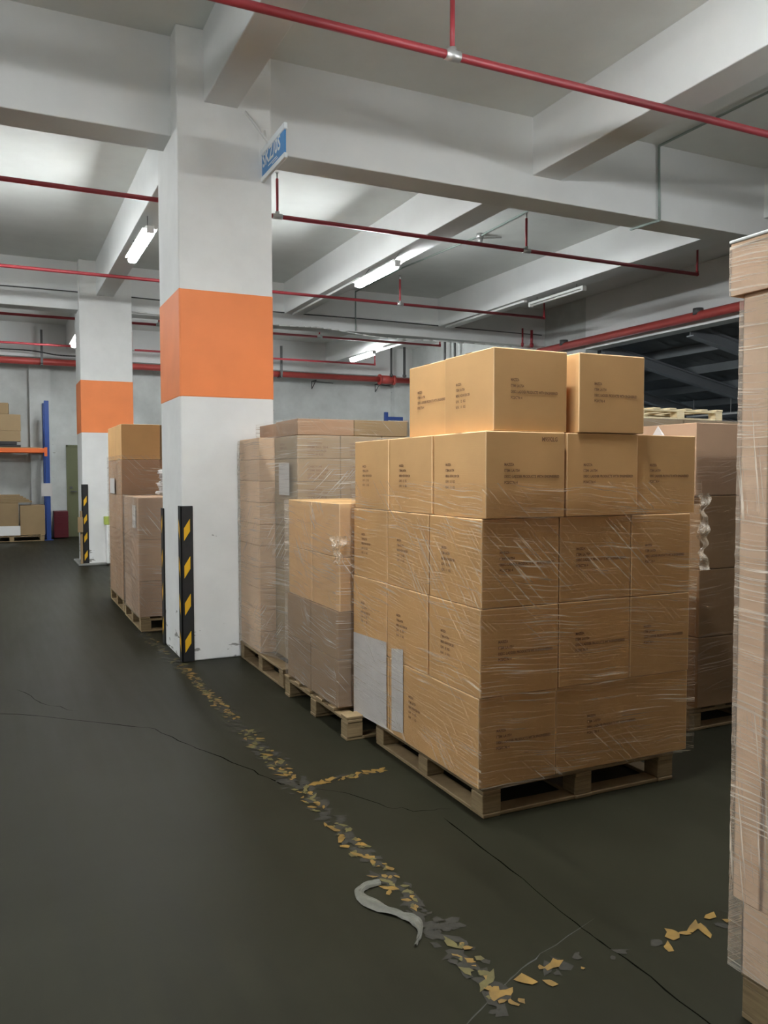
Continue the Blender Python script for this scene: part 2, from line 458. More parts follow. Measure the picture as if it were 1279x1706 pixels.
for pts, wd, mi, jit in [
    ([(0.1,6.2),(0.25,5.75),(0.432,5.448)], .002, 1, .02),
    ([(-0.25,5.7),(0.1,5.55),(0.634,5.036),(0.814,4.86),(0.917,4.515),(1.003,4.312),(1.132,3.956),(1.218,3.737),(1.342,3.653)], .0035, 1, .012),
    ([(1.25,3.70),(1.464,3.5),(1.56,3.26),(1.649,3.178),(1.80,3.12)], .0022, 1, .012),
    ([(1.723,3.05),(1.727,2.751),(1.724,2.455),(1.711,2.127),(1.713,2.01),(1.727,1.862),(1.721,1.619),(1.72,1.3)], .0028, 1, .004),
    ([(1.0,1.77),(1.115,1.85),(1.283,1.945),(1.372,1.985),(1.501,2.038),(1.789,2.13)], .002, 2, .004),
    ([(1.45,5.35),(1.7,5.2),(1.9,5.15)], .005, 2, .01)]:
    ribbon(b.bm, pts, wd, mi, 0.0006, jit)
structure(b.build('floor', [M['floor'], M['crack'], M['scratch']]))
structure(MB().box(-11, 10.9, -9, 20.9, ZC, ZC + 0.2).build('ceiling', M['ceil']))
structure(MB().box(-11, 10.9, 20.9, 21.15, -0.2, ZC + .2).build('wall_back', M['wall']))
structure(MB().box(-11.2, -11, -9, 21.15, -0.2, ZC + .2).build('wall_left', M['wall']))
structure(MB().box(-11.2, 10.9, -9.2, -9, -0.2, ZC + .2).build('wall_front', M['wall']))
structure(MB().box(10.6, 10.9, 13.07, 20.9, -0.2, ZC).build('wall_right', M['wall']))
structure(MB().box(10.6, 10.9, -9, 13.07, 3.945, ZC).build('trim_1', M['white']))      # deep edge beam over the opening
for X in (-8.1, -4.9, -1.68, 1.53, 4.80, 8.0):
    wd = 0.27 if X == 1.53 else 0.34
    structure(MB().box(X, X + wd, -9, 20.9, ZA, ZC + .01, bevel=0.008).build('ceiling_beam', M['white']))
for Y0, Y1 in ((-8.9, -8.55), (-0.92, -0.56), (6.74, 7.09), (14.4, 14.75), (20.55, 20.9)):
    structure(MB().box(-11, 10.6, Y0, Y1, ZB, ZC + .01, bevel=0.008).build('ceiling_beam', M['white']))
structure(MB().box(10.1, 10.6, 20.65, 20.9, 0, ZB).build('trim_2', M['wall']))
structure(MB().box(0.72, 1.18, 20.75, 20.9, 0, ZB).build('trim_3', M['wall']))

def pillar(x0, y0, x1, y1, zo0, zo1, label, foot=False):
    e = empty('pillar', ((x0+x1)/2, (y0+y1)/2, 0), label, 'pillar')
    c = Vector(e.location)
    def loc(bx): return bx
    p = MB().box(x0-c.x, x1-c.x, y0-c.y, y1-c.y, 0, ZC, bevel=0.012, seg=2)
    p.build('shaft', M['pillar'], e)
    q = 0.0025
    MB().box(x0-c.x-q, x1-c.x+q, y0-c.y-q, y1-c.y+q, zo0, zo1, bevel=0.013, seg=2).build('orange_band', M['orange'], e)['label'] = 'painted orange band'
    if foot:
        MB().box(x0-c.x-.09, x1-c.x+.05, y0-c.y-.1, y1-c.y+.05, 0, .035, bevel=.01).build('footing', M['concrete'], e)
    return e
pillar(1.315, 6.523, 2.078, 7.35, 2.104, 2.955, 'near white square pillar with an orange band and a striped corner guard')
pillar(1.262, 14.2, 2.085, 15.0, 2.17, 3.035, 'far white square pillar with orange band behind the carton stacks', True)
pillar(10.55, 14.3, 11.0, 15.0, 1.2, 2.05, 'white pillar at the right wall below the far beam') if False else None

# annex roof beyond the opening
def rz_(x): return 4.10 - 0.2 * (x - 11.0)
b = MB()
n = 110
for i in range(n):
    xa = 10.9 + 13.1 * i / n; xb = 10.9 + 13.1 * (i + 1) / n
    b.poly([(xa, -9, rz_(xa) + .16), (xb, -9, rz_(xb) + .16), (xb, 30, rz_(xb) + .16), (xa, 30, rz_(xa) + .16)])
structure(b.build('annex_roof', M['roof']))
b = MB()
for y in [y_ * 0.35 - 9 for y_ in range(112)]:
    b.poly([(10.9, y, rz_(10.9) + .15), (10.9, y + .09, rz_(10.9) + .155), (24, y + .09, rz_(24) + .155), (24, y, rz_(24) + .15)])
structure(b.build('annex_roof_ribs', M['roof']))
for k in range(11):
    x = 11.15 + k * 1.15
    structure(MB().box(x, x + .07, -9, 30, rz_(x) - .02, rz_(x) + .15).build('roof_purlin', M['roof']))
for k in range(9):
    y = 6.1 + 2.3 * k
    b = MB(); bm = b.bm
    for yo, wd, h0, h1 in ((0, .08, -.24, -.22), (0, .010, -.22, -.05), (0, .08, -.05, -.02)):
        xs = (10.95, 24)
        v = [bm.verts.new((x, y + s * wd, rz_(x) + h)) for x in xs for s in (-1, 1) for h in (h0, h1)]
        for f in ((0,1,3,2),(4,6,7,5),(0,4,5,1),(2,3,7,6),(0,2,6,4),(1,5,7,3)): bm.faces.new([v[i] for i in f])
    bmesh.ops.recalc_face_normals(bm, faces=bm.faces)
    structure(b.build('roof_rafter', M['purlin']))
structure(MB().box(10.75, 24.2, -9, 30, -.2, -.001).build('annex_floor', M['concrete']))
structure(MB().box(24, 24.2, -9, 30, -.2, 2).build('annex_wall', M['wall']))
structure(MB().box(10.9, 24.2, -9.2, -9, -.2, 4.4).build('annex_wall', M['wall']))  # unseen end wall, added to keep sky light off the stacks
structure(MB().box(10.75, 10.9, 20.9, 30, -.2, 4.4).build('annex_wall', M['wall']))

# door and fittings on the back wall
d = structure(MB().box(1.52, 2.42, 20.84, 20.9, 0, 2.16, bevel=.005).build('door_1', M['green']))
MB().box(1.50, 1.54, 20.82, 20.86, 0, 2.19).box(1.5, 2.44, 20.82, 20.86, 2.15, 2.19).build('door_frame', M['green'], d)
MB().tube((1.60, 20.84, 1.08), (1.60, 20.79, 1.08), .015).tube((1.60, 20.79, 1.08), (1.72, 20.79, 1.08), .012).build('door_handle', M['darksteel'], d)
MB().box(1.57, 1.63, 20.83, 20.842, 1.14, 1.2, bevel=.004).build('lock', M['darksteel'], d)

# ------------------------------------------------------------------ sprinkler pipes
def sprinkler(y, z, xe, risers, label, r=0.024, mat='red'):
    e = empty('sprinkler_pipe', (xe, y, z), label, 'pipe', 'red sprinkler branch pipes under the beams')
    MB().tube((-11 - xe, 0, 0), (0, 0, 0), r, 16).build('pipe', M[mat], e)
    for i, x in enumerate(risers):
        rr = MB().tube((x - xe, 0, 0), (x - xe, 0, 0.40), r * .62, 10).build('riser', M[mat], e)
        MB().tube((x - xe, 0, .40), (x - xe, 0, .46), .011, 8).tube((x - xe, 0, .462), (x - xe, 0, .467), .022, 10).build('sprinkler_head', M['steel'], rr)
        if x < xe - .1:
            MB().tube((x - xe - .055, 0, 0), (x - xe + .055, 0, 0), r * 1.28, 14).tube((x - xe, 0, 0), (x - xe, 0, .05), r * 1.0, 12).build('tee_fitting', M['steel'], e)
        else:
            MB().sphere((0, 0, 0), r * 1.1).tube((0, 0, 0), (0, 0, .045), r * .95, 12).build('elbow_fitting', M[mat], e)
    return e
RS = (-0.4, 2.805, 6.05, 8.935)
sprinkler(4.855, 4.28, 8.935, RS, 'nearest red sprinkler pipe crossing the top right of the ceiling', .028)
sprinkler(8.62, 4.28, 8.935, RS, 'red sprinkler pipe just behind the near cross beam')
sprinkler(12.17, 4.28, 8.935, RS, 'red sprinkler pipe behind the two nearest lit tubes')
sprinkler(15.75, 4.28, 8.80, (-.4, 2.8, 6.0, 8.80), 'dark red sprinkler pipe just behind the far cross beam')
sprinkler(19.15, 4.28, 8.80, (-.4, 2.8, 6.0, 8.80), 'thin red sprinkler pipe nearest the back wall')

e = empty('main_pipe', (10.4, 20.25, 4.1), 'thick red fire main running along back wall and over the dark opening', 'pipe')
MB().tube((-21.4, 0, -.05), (0, 0, -.05), .075, 18).build('back_run', M['redmain'], e)
MB().tube((0, 0, -.05), (0, -29.2, -.02), .075, 18).sphere((0, 0, -.05), .08).build('side_run', M['redmain'], e)
MB().tube((-.95, 0, -.05), (-.55, 0, -.05), .115, 18).tube((-.97, 0, -.05), (-.93, 0, -.05), .14, 18).tube((-.57, 0, -.05), (-.5, 0, -.05), .13, 18).build('valve_body', M['redmain'], e)
for k in range(5):
    y = 3.0 - 20.25 + k * 3.5
    MB().tube((0, y, -.03), (0, y, .08), .085, 12).tube((0, y, 0.05), (0.2, y, .05), .015, 8).build('bracket', M['darksteel'], e)
for (x, y, z1, rr, nm, ml) in ((9.92, 14.25, 4.50, .02, 'pair at the far beam end, left one', 'red'), (10.15, 14.25, 4.48, .028, 'pair at the far beam end, right one', 'red'),
                       (10.4, 18.35, 4.95, .03, 'second pair behind the carton tops, left one', 'darksteel'), (10.4, 17.85, 4.9, .03, 'second pair behind the carton tops, right one', 'darksteel'),
                       (9.75, 20.15, 4.95, .028, 'third pair at the back corner, left one', 'darksteel'), (10.15, 20.15, 4.95, .035, 'third pair at the back corner, right one', 'darksteel')):
    o = MB().tube((x, y, 4.12), (x, y, z1), rr, 12).tube((x, y, 4.14), (x, y, 4.2), rr * 1.5, 12).build('riser_pipe', M[ml], loc=(x, y, 4.12))
    tag(o, 'upright pipe rising from the fire main, ' + nm, 'pipe', 'upright pipes on the fire main')

# hangers of the left part of the main
for x in (0.95, 6.6):
    o = MB().box(x, x + .05, 20.1, 20.14, 3.98, 4.75).box(x, x + .05, 20.1, 20.4, 3.96, 4.0).build('pipe_hanger', M['darksteel'], loc=(x, 20.1, 3.96))
    tag(o, 'dark steel hanger strap on the fire main ' + ('left of the far pillar' if x < 2 else 'right of the near pillar'), 'pipe hanger')

# conduits
o = MB().path([(6.39, -8, 4.945), (6.39, 6.715, 4.945), (6.41, 6.715, 4.175), (6.36, 7.10, 4.175)], .013).build('conduit', M['conduit'], loc=(6.39, 6.715, 4.175))
tag(o, 'grey conduit running on the ceiling and down the near cross beam', 'conduit')
o = MB().path([(6.32, 7.12, 4.935), (6.40, 10.27, 4.935), (6.21, 12.4, 4.935), (6.21, 14.38, 4.935), (6.21, 14.38, 4.2)], .014).build('conduit', M['conduit'], loc=(6.32, 7.12, 4.935))
tag(o, 'grey conduit on the ceiling with a round box, behind the near cross beam', 'conduit')
o = MB().tube((6.40, 10.27, 4.90), (6.40, 10.27, 4.965), .055, 16).tube((6.40, 10.27, 4.84), (6.40, 10.27, 4.90), .04, 14).tube((6.40, 10.27, 4.9), (6.72, 10.2, 4.93), .012).build('junction_box', M['steel'], loc=(6.4, 10.27, 4.965))
tag(o, 'small round junction box on the ceiling conduit', 'junction box')
def cable(pts, r, mat, label, n=40):
    P = []
    for i in range(n + 1):
        f = i / n * (len(pts) - 1); k = min(int(f), len(pts) - 2); u = f - k
        p0 = Vector(pts[max(k-1, 0)]); p1 = Vector(pts[k]); p2 = Vector(pts[k+1]); p3 = Vector(pts[min(k+2, len(pts)-1)])
        P.append(0.5 * ((2*p1) + (-p0+p2)*u + (2*p0-5*p1+4*p2-p3)*u*u + (-p0+3*p1-3*p2+p3)*u**3))
    b = MB()
    for a, c in zip(P, P[1:]): b.tube(a, c, r, 6)
    return tag(b.build('cable', M[mat], loc=pts[0]), label, 'cable')
cable([(2.1,14.36,4.22),(4.6,14.36,4.19),(5.6,14.36,4.20),(6.7,14.36,4.11),(8.0,14.36,4.13),(9.6,14.36,4.13),(10.5,14.36,4.1)], .013, 'whiteplastic', 'white cable sagging along the bottom of the far cross beam')
cable([(-11,14.38,4.5),(-2,14.38,4.47),(1.2,14.38,4.475),(4.6,14.38,4.43),(6.5,14.38,4.44),(9.5,14.38,4.42),(10.5,14.38,4.42)], .010, 'darksteel', 'thin dark cable along the upper face of the far cross beam')
cable([(-6,20.1,4.23),(-1,20.1,4.25),(.6,20.1,4.27),(1.3,20.1,4.2),(1.8,20.1,4.2)], .014, 'black', 'thin black cable above the fire main at far left')

# ------------------------------------------------------------------ lamps
def lamp(x, y0, y1, z, label, lit=True, top=None, group=None, power=1.0, arm=0):
    ym = (y0 + y1) / 2
    e = empty('tube_light', (x, ym, z), label, 'light', group)
    h = (y1 - y0) / 2
    if lit:
        MB().box(-.052, .052, -h + .04, h - .04, -.05, .022, bevel=.033, seg=4).build('tube_cover', tube_mat(power), e)
        MB().box(-.082, .082, -h + .02, h - .02, .024, .036, bevel=.004).box(-.045, .045, -h + .02, h - .02, .037, .062, bevel=.006).build('housing', M['whiteplastic'], e)
    else:
        MB().tube((0, -h + .04, -.01), (0, h - .04, -.01), .016, 12).build('tube', M['whiteplastic'], e)
        MB().box(-.03, .03, -h, h, .012, .05, bevel=.004).build('housing', M['whiteplastic'], e)
    for s in (-1, 1):
        MB().box(-.04, .04, s*h - .02, s*h + .02, -.03, .05, bevel=.008).build('end_cap', M['whiteplastic'], e)
        MB().tube((0, s*h*.75, .05), (arm, s*h*.75, (top or ZA) - z), .004, 6).build('hanger', M['darksteel'], e)
    return e
LG = 'lit tube lights out of view'
lamp(1.60, 9.45, 10.85, 4.2, 'bright tube light left of the near pillar', power=VIS)
lamp(4.735, 9.6, 10.9, 4.2, 'bright tube light right of the near pillar under the ceiling beam', arm=.12, power=VIS)
lamp(7.70, 16.8, 18.1, 4.2, 'small bright tube light far back above the wrapped stacks', arm=.34, power=VIS)
lamp(1.52, 17.2, 18.5, 4.2, 'bright tube light mostly hidden behind the far pillar', power=VIS)
lamp(8.13, 10.08, 11.44, 4.3, 'unlit tube light hanging at the right behind the near cross beam', lit=False)
OUT_LAMPS = ((1.60, 2.2, 2.0, 'above the aisle edge near the viewer'), (4.735, 2.3, 0.45, 'above the gap right of the front stack'), (-1.60, 2.2, 1.0, 'left side of the aisle near the viewer'), (-4.8, 2.2, 0.6, 'left of the viewer'),  # unseen lamps, added and powered to balance the brightness
             (8.20, 2.2, 1.5, 'right of the close stack'), (-1.6, 9.5, 1.4, 'left of the near pillar'),
             (-4.8, 9.5, 1.4, 'second row to the left'), (-8.0, 11.0, 1.4, 'leftmost row'), (1.6, -5.0, 0.4, 'behind the viewer'))
for x, y0, pw, pl in OUT_LAMPS:
    lamp(x, y0, y0 + 1.3, 3.98 if y0 < 5 else 4.2, 'lit tube light out of the picture, ' + pl, top=ZC if abs(x - 1.6) > .1 else None, power=pw)
def trunk(x, y0, y1, z, label):
    o = MB().box(x - .03, x + .03, y0, y1, z, z + .035, bevel=.004).tube((x, y0+.1, z+.03), (x, y0+.1, ZA), .006).tube((x, y1-.1, z+.03), (x, y1-.1, ZA), .006).build('light_rail', M['whiteplastic'], loc=(x, y0, z))
    tag(o, label, 'light rail', 'pale light rails under the beams')
trunk(4.92, 11.2, 14.2, 4.36, 'long pale light rail in line with the tube light right of the near pillar')
trunk(8.06, 11.5, 14.15, 4.36, 'long pale light rail above the right end of the red pipe')
trunk(7.85, 14.9, 16.6, 4.30, 'short pale light rail in front of the smallest lit tube')
def annex_lamp(p, y0, y1, label):
    o = MB().box(p - .03, p + .03, y0, y1, rz_(p) - .42, rz_(p) - .38).tube((p, y0 + .2, rz_(p)-.4), (p, y0+.2, rz_(p)), .006).tube((p, y1-.2, rz_(p)-.4), (p, y1-.2, rz_(p)), .006).build('roof_light', M['whiteplastic'], loc=(p, y0, rz_(p) - .4))
    tag(o, label, 'light', 'unlit strip lights under the annex roof')
annex_lamp(15.2, 13.4, 14.9, 'upper pale strip light under the dark annex roof')
annex_lamp(17.3, 17.2, 19.2, 'lower pale strip light under the dark annex roof')

# ------------------------------------------------------------------ corner guards
def guard(x, y, h, label, sx=-1, sy=-1, front=True):
    """rubber angle round a pillar edge; (x, y) is the pillar edge"""
    e = empty('corner_guard', (x, y, 0), label, 'corner guard', 'striped corner guards on the pillars')
    t, L = .014, .085
    b = MB()
    b.box(sx*t, -sx*L, sy*t, 0, 0, h, bevel=.004)
    b.box(sx*t, 0, sy*t, -sy*L, 0, h, bevel=.004)
    b.build('rubber_angle', M['rubber'], e)
    for k in range(4):
        z0 = .075 + k * .298
        b = MB(); bm = b.bm
        y_ = sy * (t + .0015)
        v = [(-sx*.012, z0), (-sx*.060, z0 + .075), (-sx*.060, z0 + .175), (-sx*.012, z0 + .10)]
        pts = [(a, y_, c) for a, c in v]
        b.poly(pts if (sy < 0) == (sx < 0) else pts[::-1])
        x_ = sx * (t + .0015)
        v = [(-sy*.012, z0), (-sy*.060, z0 + .075), (-sy*.060, z0 + .175), (-sy*.012, z0 + .10)]
        b.poly([(x_, a, c) for a, c in v])
        b.build('yellow_mark', M['yellow'], e)
guard(1.315, 6.523, 1.245, 'black and yellow corner guard on the front edge of the near pillar')
guard(1.315, 7.35, 1.2, 'black and yellow corner guard at the back left edge of the near pillar', -1, 1)
guard(1.262, 14.2, 1.33, 'black and yellow corner guard on the far pillar')
o = MB().box(1.21, 1.245, 14.12, 14.18, .035, .9, bevel=.004).box(1.17, 1.25, 14.08, 14.13, .55, .8, bevel=.006).build('post_bracket', M['kraft_dark'], loc=(1.21, 14.15, .035))
tag(o, 'small rusty bracket post left of the far pillar', 'post')
o = MB().box(1.58, 1.72, 14.1, 14.198, .665, .80, bevel=.008).build('small_box', M['greenbox'], loc=(1.65, 14.15, .665)); tag(o, 'small lime green box on the front of the far pillar', 'box')
o = MB().box(1.60, 2.0, 13.98, 14.19, 0.036, .66, bevel=.01).build('white_cabinet', M['whiteplastic'], loc=(1.8, 14.08, 0.036)); tag(o, 'low white cabinet against the front of the far pillar', 'cabinet')

# ------------------------------------------------------------------ hanging sign
e = empty('hanging_sign', (2.0, 6.23, 3.99), 'blue and white area sign hanging beside the near pillar', 'sign')
MB().box(-.006, .006, -.285, .285, -.105, .085).build('panel', M['signblue'], e)
MB().box(-.014, .014, -.30, .30, .075, .125, bevel=.006).build('top_rail', M['signwhite'], e)
MB().box(-.014, .014, -.30, .30, -.135, -.095, bevel=.006).build('bottom_rail', M['signwhite'], e)
me = text_mesh('lettering', ['SKZ/0S'], .155, 1, 0.98, .004); me.materials.append(M['signwhite'])
o = new_obj('lettering', me, e); o.location = (-.0078, .262, -.028); o.rotation_euler = (0, 0, R(-90))
me = text_mesh('small_lettering', ['AREA 05'], .04, 1); me.materials.append(M['signwhite'])
o = MB().box(-.0078, -.0070, -.10, .12, -.062, -.054).box(-.0078, -.007, -.13, .02, -.078, -.071).build('small_line', M['signwhite'], e)
MB().tube((-.14, .31, .42), (-.01, .10, .115), .011).build('hanging_rod', M['whiteplastic'], e)
MB().box(-.03, .07, .292, .3, .0, .3).tube((.02, .29, .28), (0, .16, .12), .008).build('wall_bracket', M['whiteplastic'], e)

# ------------------------------------------------------------------ pallets
def pallet(x, y, sx, sy, label, z=0, mat='wood', along_y=True, both=True, h=.138, flip=False):
    e = empty('pallet', (x, y, z), label, 'pallet')
    bw = .095
    ths = (.018, h - .018*3, .018, .018)      # bottom board, block, stringer, top board
    xs = [-sx/2 + bw/2 + .003, 0, sx/2 - bw/2 - .003]; ys = [-sy/2 + bw/2 + .003, 0, sy/2 - bw/2 - .003]
    zb, zk, zs = ths[0], ths[0] + ths[1], ths[0] + ths[1] + ths[2]
    def part(nm, x0, x1, y0, y1, z0, z1):
        MB().box(x0, x1, y0, y1, z0, z1, bevel=.003, seg=1).build(nm, M[mat], e)
    for a in xs:
        for c in ys: part('block', a - bw/2, a + bw/2, c - bw/2, c + bw/2, zb + .0005, zk - .0005)
    if along_y:
        for a in xs: part('bottom_board', a - .045, a + .045, -sy/2, sy/2, 0, zb)
        if both:
            for c in (ys[0], ys[2]): part('bottom_board', xs[0] + .046, xs[2] - .046, c - .045, c + .045, 0, zb - .001)
        if flip:
            for a in xs: part('stringer', a - .045, a + .045, -sy/2, sy/2, zk, zs)
        else:
            for c in ys: part('stringer', -sx/2, sx/2, c - .045, c + .045, zk, zs)
        for k in range(6):
            if flip:
                c = -sy/2 + .045 + k * (sy - .09) / 5
                part('top_board', -sx/2, sx/2, c - .045, c + .045, zs, h)
            else:
                a = -sx/2 + .045 + k * (sx - .09) / 5
                part('top_board', a - .045, a + .045, -sy/2, sy/2, zs, h)
    else:
        for c in ys: part('bottom_board', -sx/2, sx/2, c - .045, c + .045, 0, zb)
        for a in xs: part('stringer', a - .045, a + .045, -sy/2, sy/2, zk, zs)
        for k in range(6):
            c = -sy/2 + .045 + k * (sy - .09) / 5
            part('top_board', -sx/2, sx/2, c - .045, c + .045, zs, h)
    return e

# ------------------------------------------------------------------ cartons
FRONT = ['MAZIZA', 'ITEM: LA1754', 'DESC: LADDER PRODUCTS WITH ENGINEERED', 'PCS/CTN: 4']
SIDE = ['MAZIZA', 'ITEM: LA1754', 'MEAS: 45X41X38 CM', 'G.W.   12   KG', 'N.W.   11   KG']
TXT = {}
def txt(kind):
    if kind not in TXT:
        lines, s, sp, a = {'front': (FRONT, .0165, 1.55, .82), 'side': (SIDE, .0165, 1.55, .80), 'big': (['CARTON', 'ITEM NO. 204', 'QTY: 24 PCS', 'G.W. 9 KG'], .02, 1.3, 1.3),
                           'code': (['M9592LG'], .026, 1, .8)}[kind]
        me = text_mesh('printed_text', lines, s, sp, a, .0006)
        me.materials.append(M['ink'])
        TXT[kind] = me
    return TXT[kind]
PROTO = {}
def carton(x0, x1, y0, y1, z0, z1, label, group, mat='kraft', text=True, rz=0.0, flaps=True, code=False, textkind=('front', 'side'), bev=.004, tape=True):
    w_, d_, h_ = round(x1 - x0, 3), round(y1 - y0, 3), round(z1 - z0, 3)
    key = (w_, d_, h_, mat, text, textkind, tape)
    if key not in PROTO:
        b2 = MB()
        b2.box(-w_/2, w_/2, -d_/2, d_/2, 0, h_, 0, bev, 2, 1)
        bm = b2.bm
        # board faces bow out very slightly
        big = [f for f in bm.faces if f.calc_area() > .3 * min(w_*d_, d_*h_, w_*h_)]
        bmesh.ops.subdivide_edges(bm, edges=list({e_ for f in big for e_ in f.edges}), cuts=5, use_grid_fill=True)
        sd = random.uniform(0, 99)
        for v in bm.verts:
            fx = max(0, 1 - (abs(v.co.x) / (w_/2))**2); fy = max(0, 1 - (abs(v.co.y) / (d_/2))**2); fz = max(0, 1 - (abs(v.co.z - h_/2) / (h_/2))**2)
            k = .0022 * (0.5 + mnoise.noise(Vector((v.co.x * 4, v.co.y * 4, v.co.z * 4 + sd))))
            if abs(abs(v.co.x) - w_/2) < 1e-4: v.co.x += math.copysign(k * fy * fz, v.co.x)
            if abs(abs(v.co.y) - d_/2) < 1e-4: v.co.y += math.copysign(k * fx * fz, v.co.y)
        o = b2.build('carton', [M[mat], M['kraft_edge'] if mat == 'kraft' else M[mat]])
        if tape:
            tb = MB()
            tb.box(-w_/2 - .0006, w_/2 + .0006, -.026, .026, h_ + .0001, h_ + .0011)
            tb.build('packing_tape', M['tape'], o)
        if text:
            t1 = new_obj('printed_text', txt(textkind[0]), o)
            t1.location = (-w_/2 + .22 * w_, -d_/2 - .0036, h_ * .605)
            if textkind[0] == 'front' and w_ < .39: t1.scale = (.86, 1, 1)
            t2 = new_obj('printed_text', txt(textkind[1]), o)
            t2.location = (-w_/2 - .0036, d_/2 - .26 * d_, h_ * .61)
            t2.rotation_euler = (0, 0, R(-90))
        PROTO[key] = o
    else:
        o = copy_tree(PROTO[key])
    o.location = ((x0 + x1)/2, (y0 + y1)/2, z0)
    o.rotation_euler = (0, 0, rz)
    tag(o, label, 'carton', group)
    if code:
        c = new_obj('printed_code', txt('code'), o); c.location = (w_/2 - .125, -d_/2 - .0036, h_ - .04)
    return o

ORD = ['bottom', 'second', 'third', 'fourth', 'fifth', 'sixth', 'seventh', 'eighth', 'ninth', 'tenth']
GF = 'printed cartons of the front pallet stack'
pallet(2.42, 3.52, 1.10, 1.11, 'pine pallet under the big printed carton stack in front', flip=True)
e_ = .004
# bottom layer
zf = [.139, .536, .922, 1.307, 1.681, 2.036]
def F(x0, x1, y0, y1, t, pos, **k):
    lay = 'top' if t == 4 else ('bottom' if t == 0 else ORD[t])
    xt = 'unwrapped' if t == 4 else ('half wrapped' if t == 3 else 'film wrapped')
    kw = dict(rz=random.uniform(-.004, .004)); kw.update(k)
    carton(x0, x1, y0, y1, zf[t], zf[t+1] - .003, f'{xt} printed carton, {lay} layer of the front stack, {pos}', GF, **kw)
F(1.842, 2.249, 2.955, 3.835, 0, 'nearest corner')
F(2.256, 3.045, 2.960, 3.40, 0, 'right half of front')
F(1.842, 2.249, 3.845, 4.315, 0, 'far end of left side')
F(2.64, 3.045, 3.41, 4.315, 0, 'hidden right rear', text=False) if False else None
for t in (1, 2):
    o_ = .004 * (t - 1)
    F(1.845 + o_, 2.252, 2.946, 3.405, t, 'nearest corner')
    F(2.262, 2.668, 2.952, 3.405, t, 'middle of front')
    F(2.674, 3.042, 2.952, 3.405, t, 'right end of front')
    F(1.842 + o_, 2.249, 3.412, 3.86, t, 'middle of left side')
    F(1.842 + o_, 2.249, 3.866, 4.31, t, 'far end of left side')
F(1.856, 2.264, 2.925, 3.378, 3, 'nearest corner', code=True)
F(2.283, 2.690, 2.935, 3.388, 3, 'middle of front')
F(2.697, 3.070, 2.955, 3.408, 3, 'right end of front')
F(1.850, 2.258, 3.386, 3.845, 3, 'middle of left side')
F(1.846, 2.254, 3.851, 4.29, 3, 'far end of left side')
F(1.905, 2.288, 2.945, 3.362, 4, 'big one at the corner')
F(1.915, 2.298, 3.372, 3.745, 4, 'left one behind the corner', textkind=('side', 'front'))
F(2.338, 2.715, 2.925, 3.342, 4, 'right one standing apart')

# stack M1: behind the front stack
GM = 'wrapped cartons of the low stack behind the front stack'
pallet(2.29, 4.72, 1.10, 1.10, 'pine pallet under the low hazy wrapped stack just behind the front stack', along_y=False)
zm = [.139, .42, .70, 1.017, 1.33]
for t in range(4):
    h0 = t < 2
    lay = 'top' if t == 3 else ORD[t]
    mt_ = 'kraft_brown' if t < 2 else 'kraft'  # lower layers browner, darkened in place of contact shade
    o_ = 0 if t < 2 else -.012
    ys = [(4.347, 4.80), (4.808, 5.25)] 
    for k, (a, c) in enumerate(ys):
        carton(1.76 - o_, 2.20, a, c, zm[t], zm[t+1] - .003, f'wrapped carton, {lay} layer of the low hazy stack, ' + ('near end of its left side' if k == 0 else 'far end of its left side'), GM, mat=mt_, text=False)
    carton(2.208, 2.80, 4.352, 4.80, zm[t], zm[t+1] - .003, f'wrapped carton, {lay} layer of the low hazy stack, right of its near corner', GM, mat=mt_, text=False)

# stack M2
GN = 'thin wrapped cartons of the tall stack beside the near pillar'
pallet(2.33, 5.945, 1.12, 1.10, 'pine pallet under the tall thin-layered stack right of the near pillar')
for t in range(10):
    z0 = .139 + t * .1632; z1 = z0 + .161
    lay = 'top' if t == 9 else ORD[t]
    mm = 'kraft_pale'
    carton(1.78, 2.28, 5.96, 6.495, z0, z1, f'thin pale carton, {lay} full layer of the tall stack, next to the near pillar', GN, mat=mm, text=False, tape=False)
    carton(1.90, 2.222, 5.43, 5.95, z0, z1, f'thin carton, {lay} full layer of the tall stack, at its near left corner', GN, mat='kraft_dark', text=t > 3, textkind=('big', 'big'), tape=False)  # near side's weaker light is put into its dark board colour
    carton(2.226, 2.548, 5.43, 5.95, z0, z1, f'thin carton, {lay} full layer of the tall stack, middle of its near side', GN, mat='kraft_dark', text=t > 3, textkind=('big', 'big'), tape=False)
    if t > 6:
        carton(2.552, 2.874, 5.43, 5.95, z0, z1, f'thin carton, {lay} full layer of the tall stack, right end of its near side', GN, mat='kraft_dark', text=False, tape=False)
for k, (a, c) in enumerate(((1.905, 2.33), (2.334, 2.76))):
    carton(a, c, 5.435, 5.93, 1.7715, 1.885, 'flat carton lying on top of the tall thin-layered stack, ' + ('left one' if k == 0 else 'right one'), GN, mat='kraft_pink' if k == 0 else 'kraft_dark', text=False, tape=False)
carton(1.92, 2.5, 5.95, 6.4, 1.7715, 1.88, 'flat reddish carton on top of the tall stack, behind the others', GN, mat='kraft_pink', text=False, tape=False)

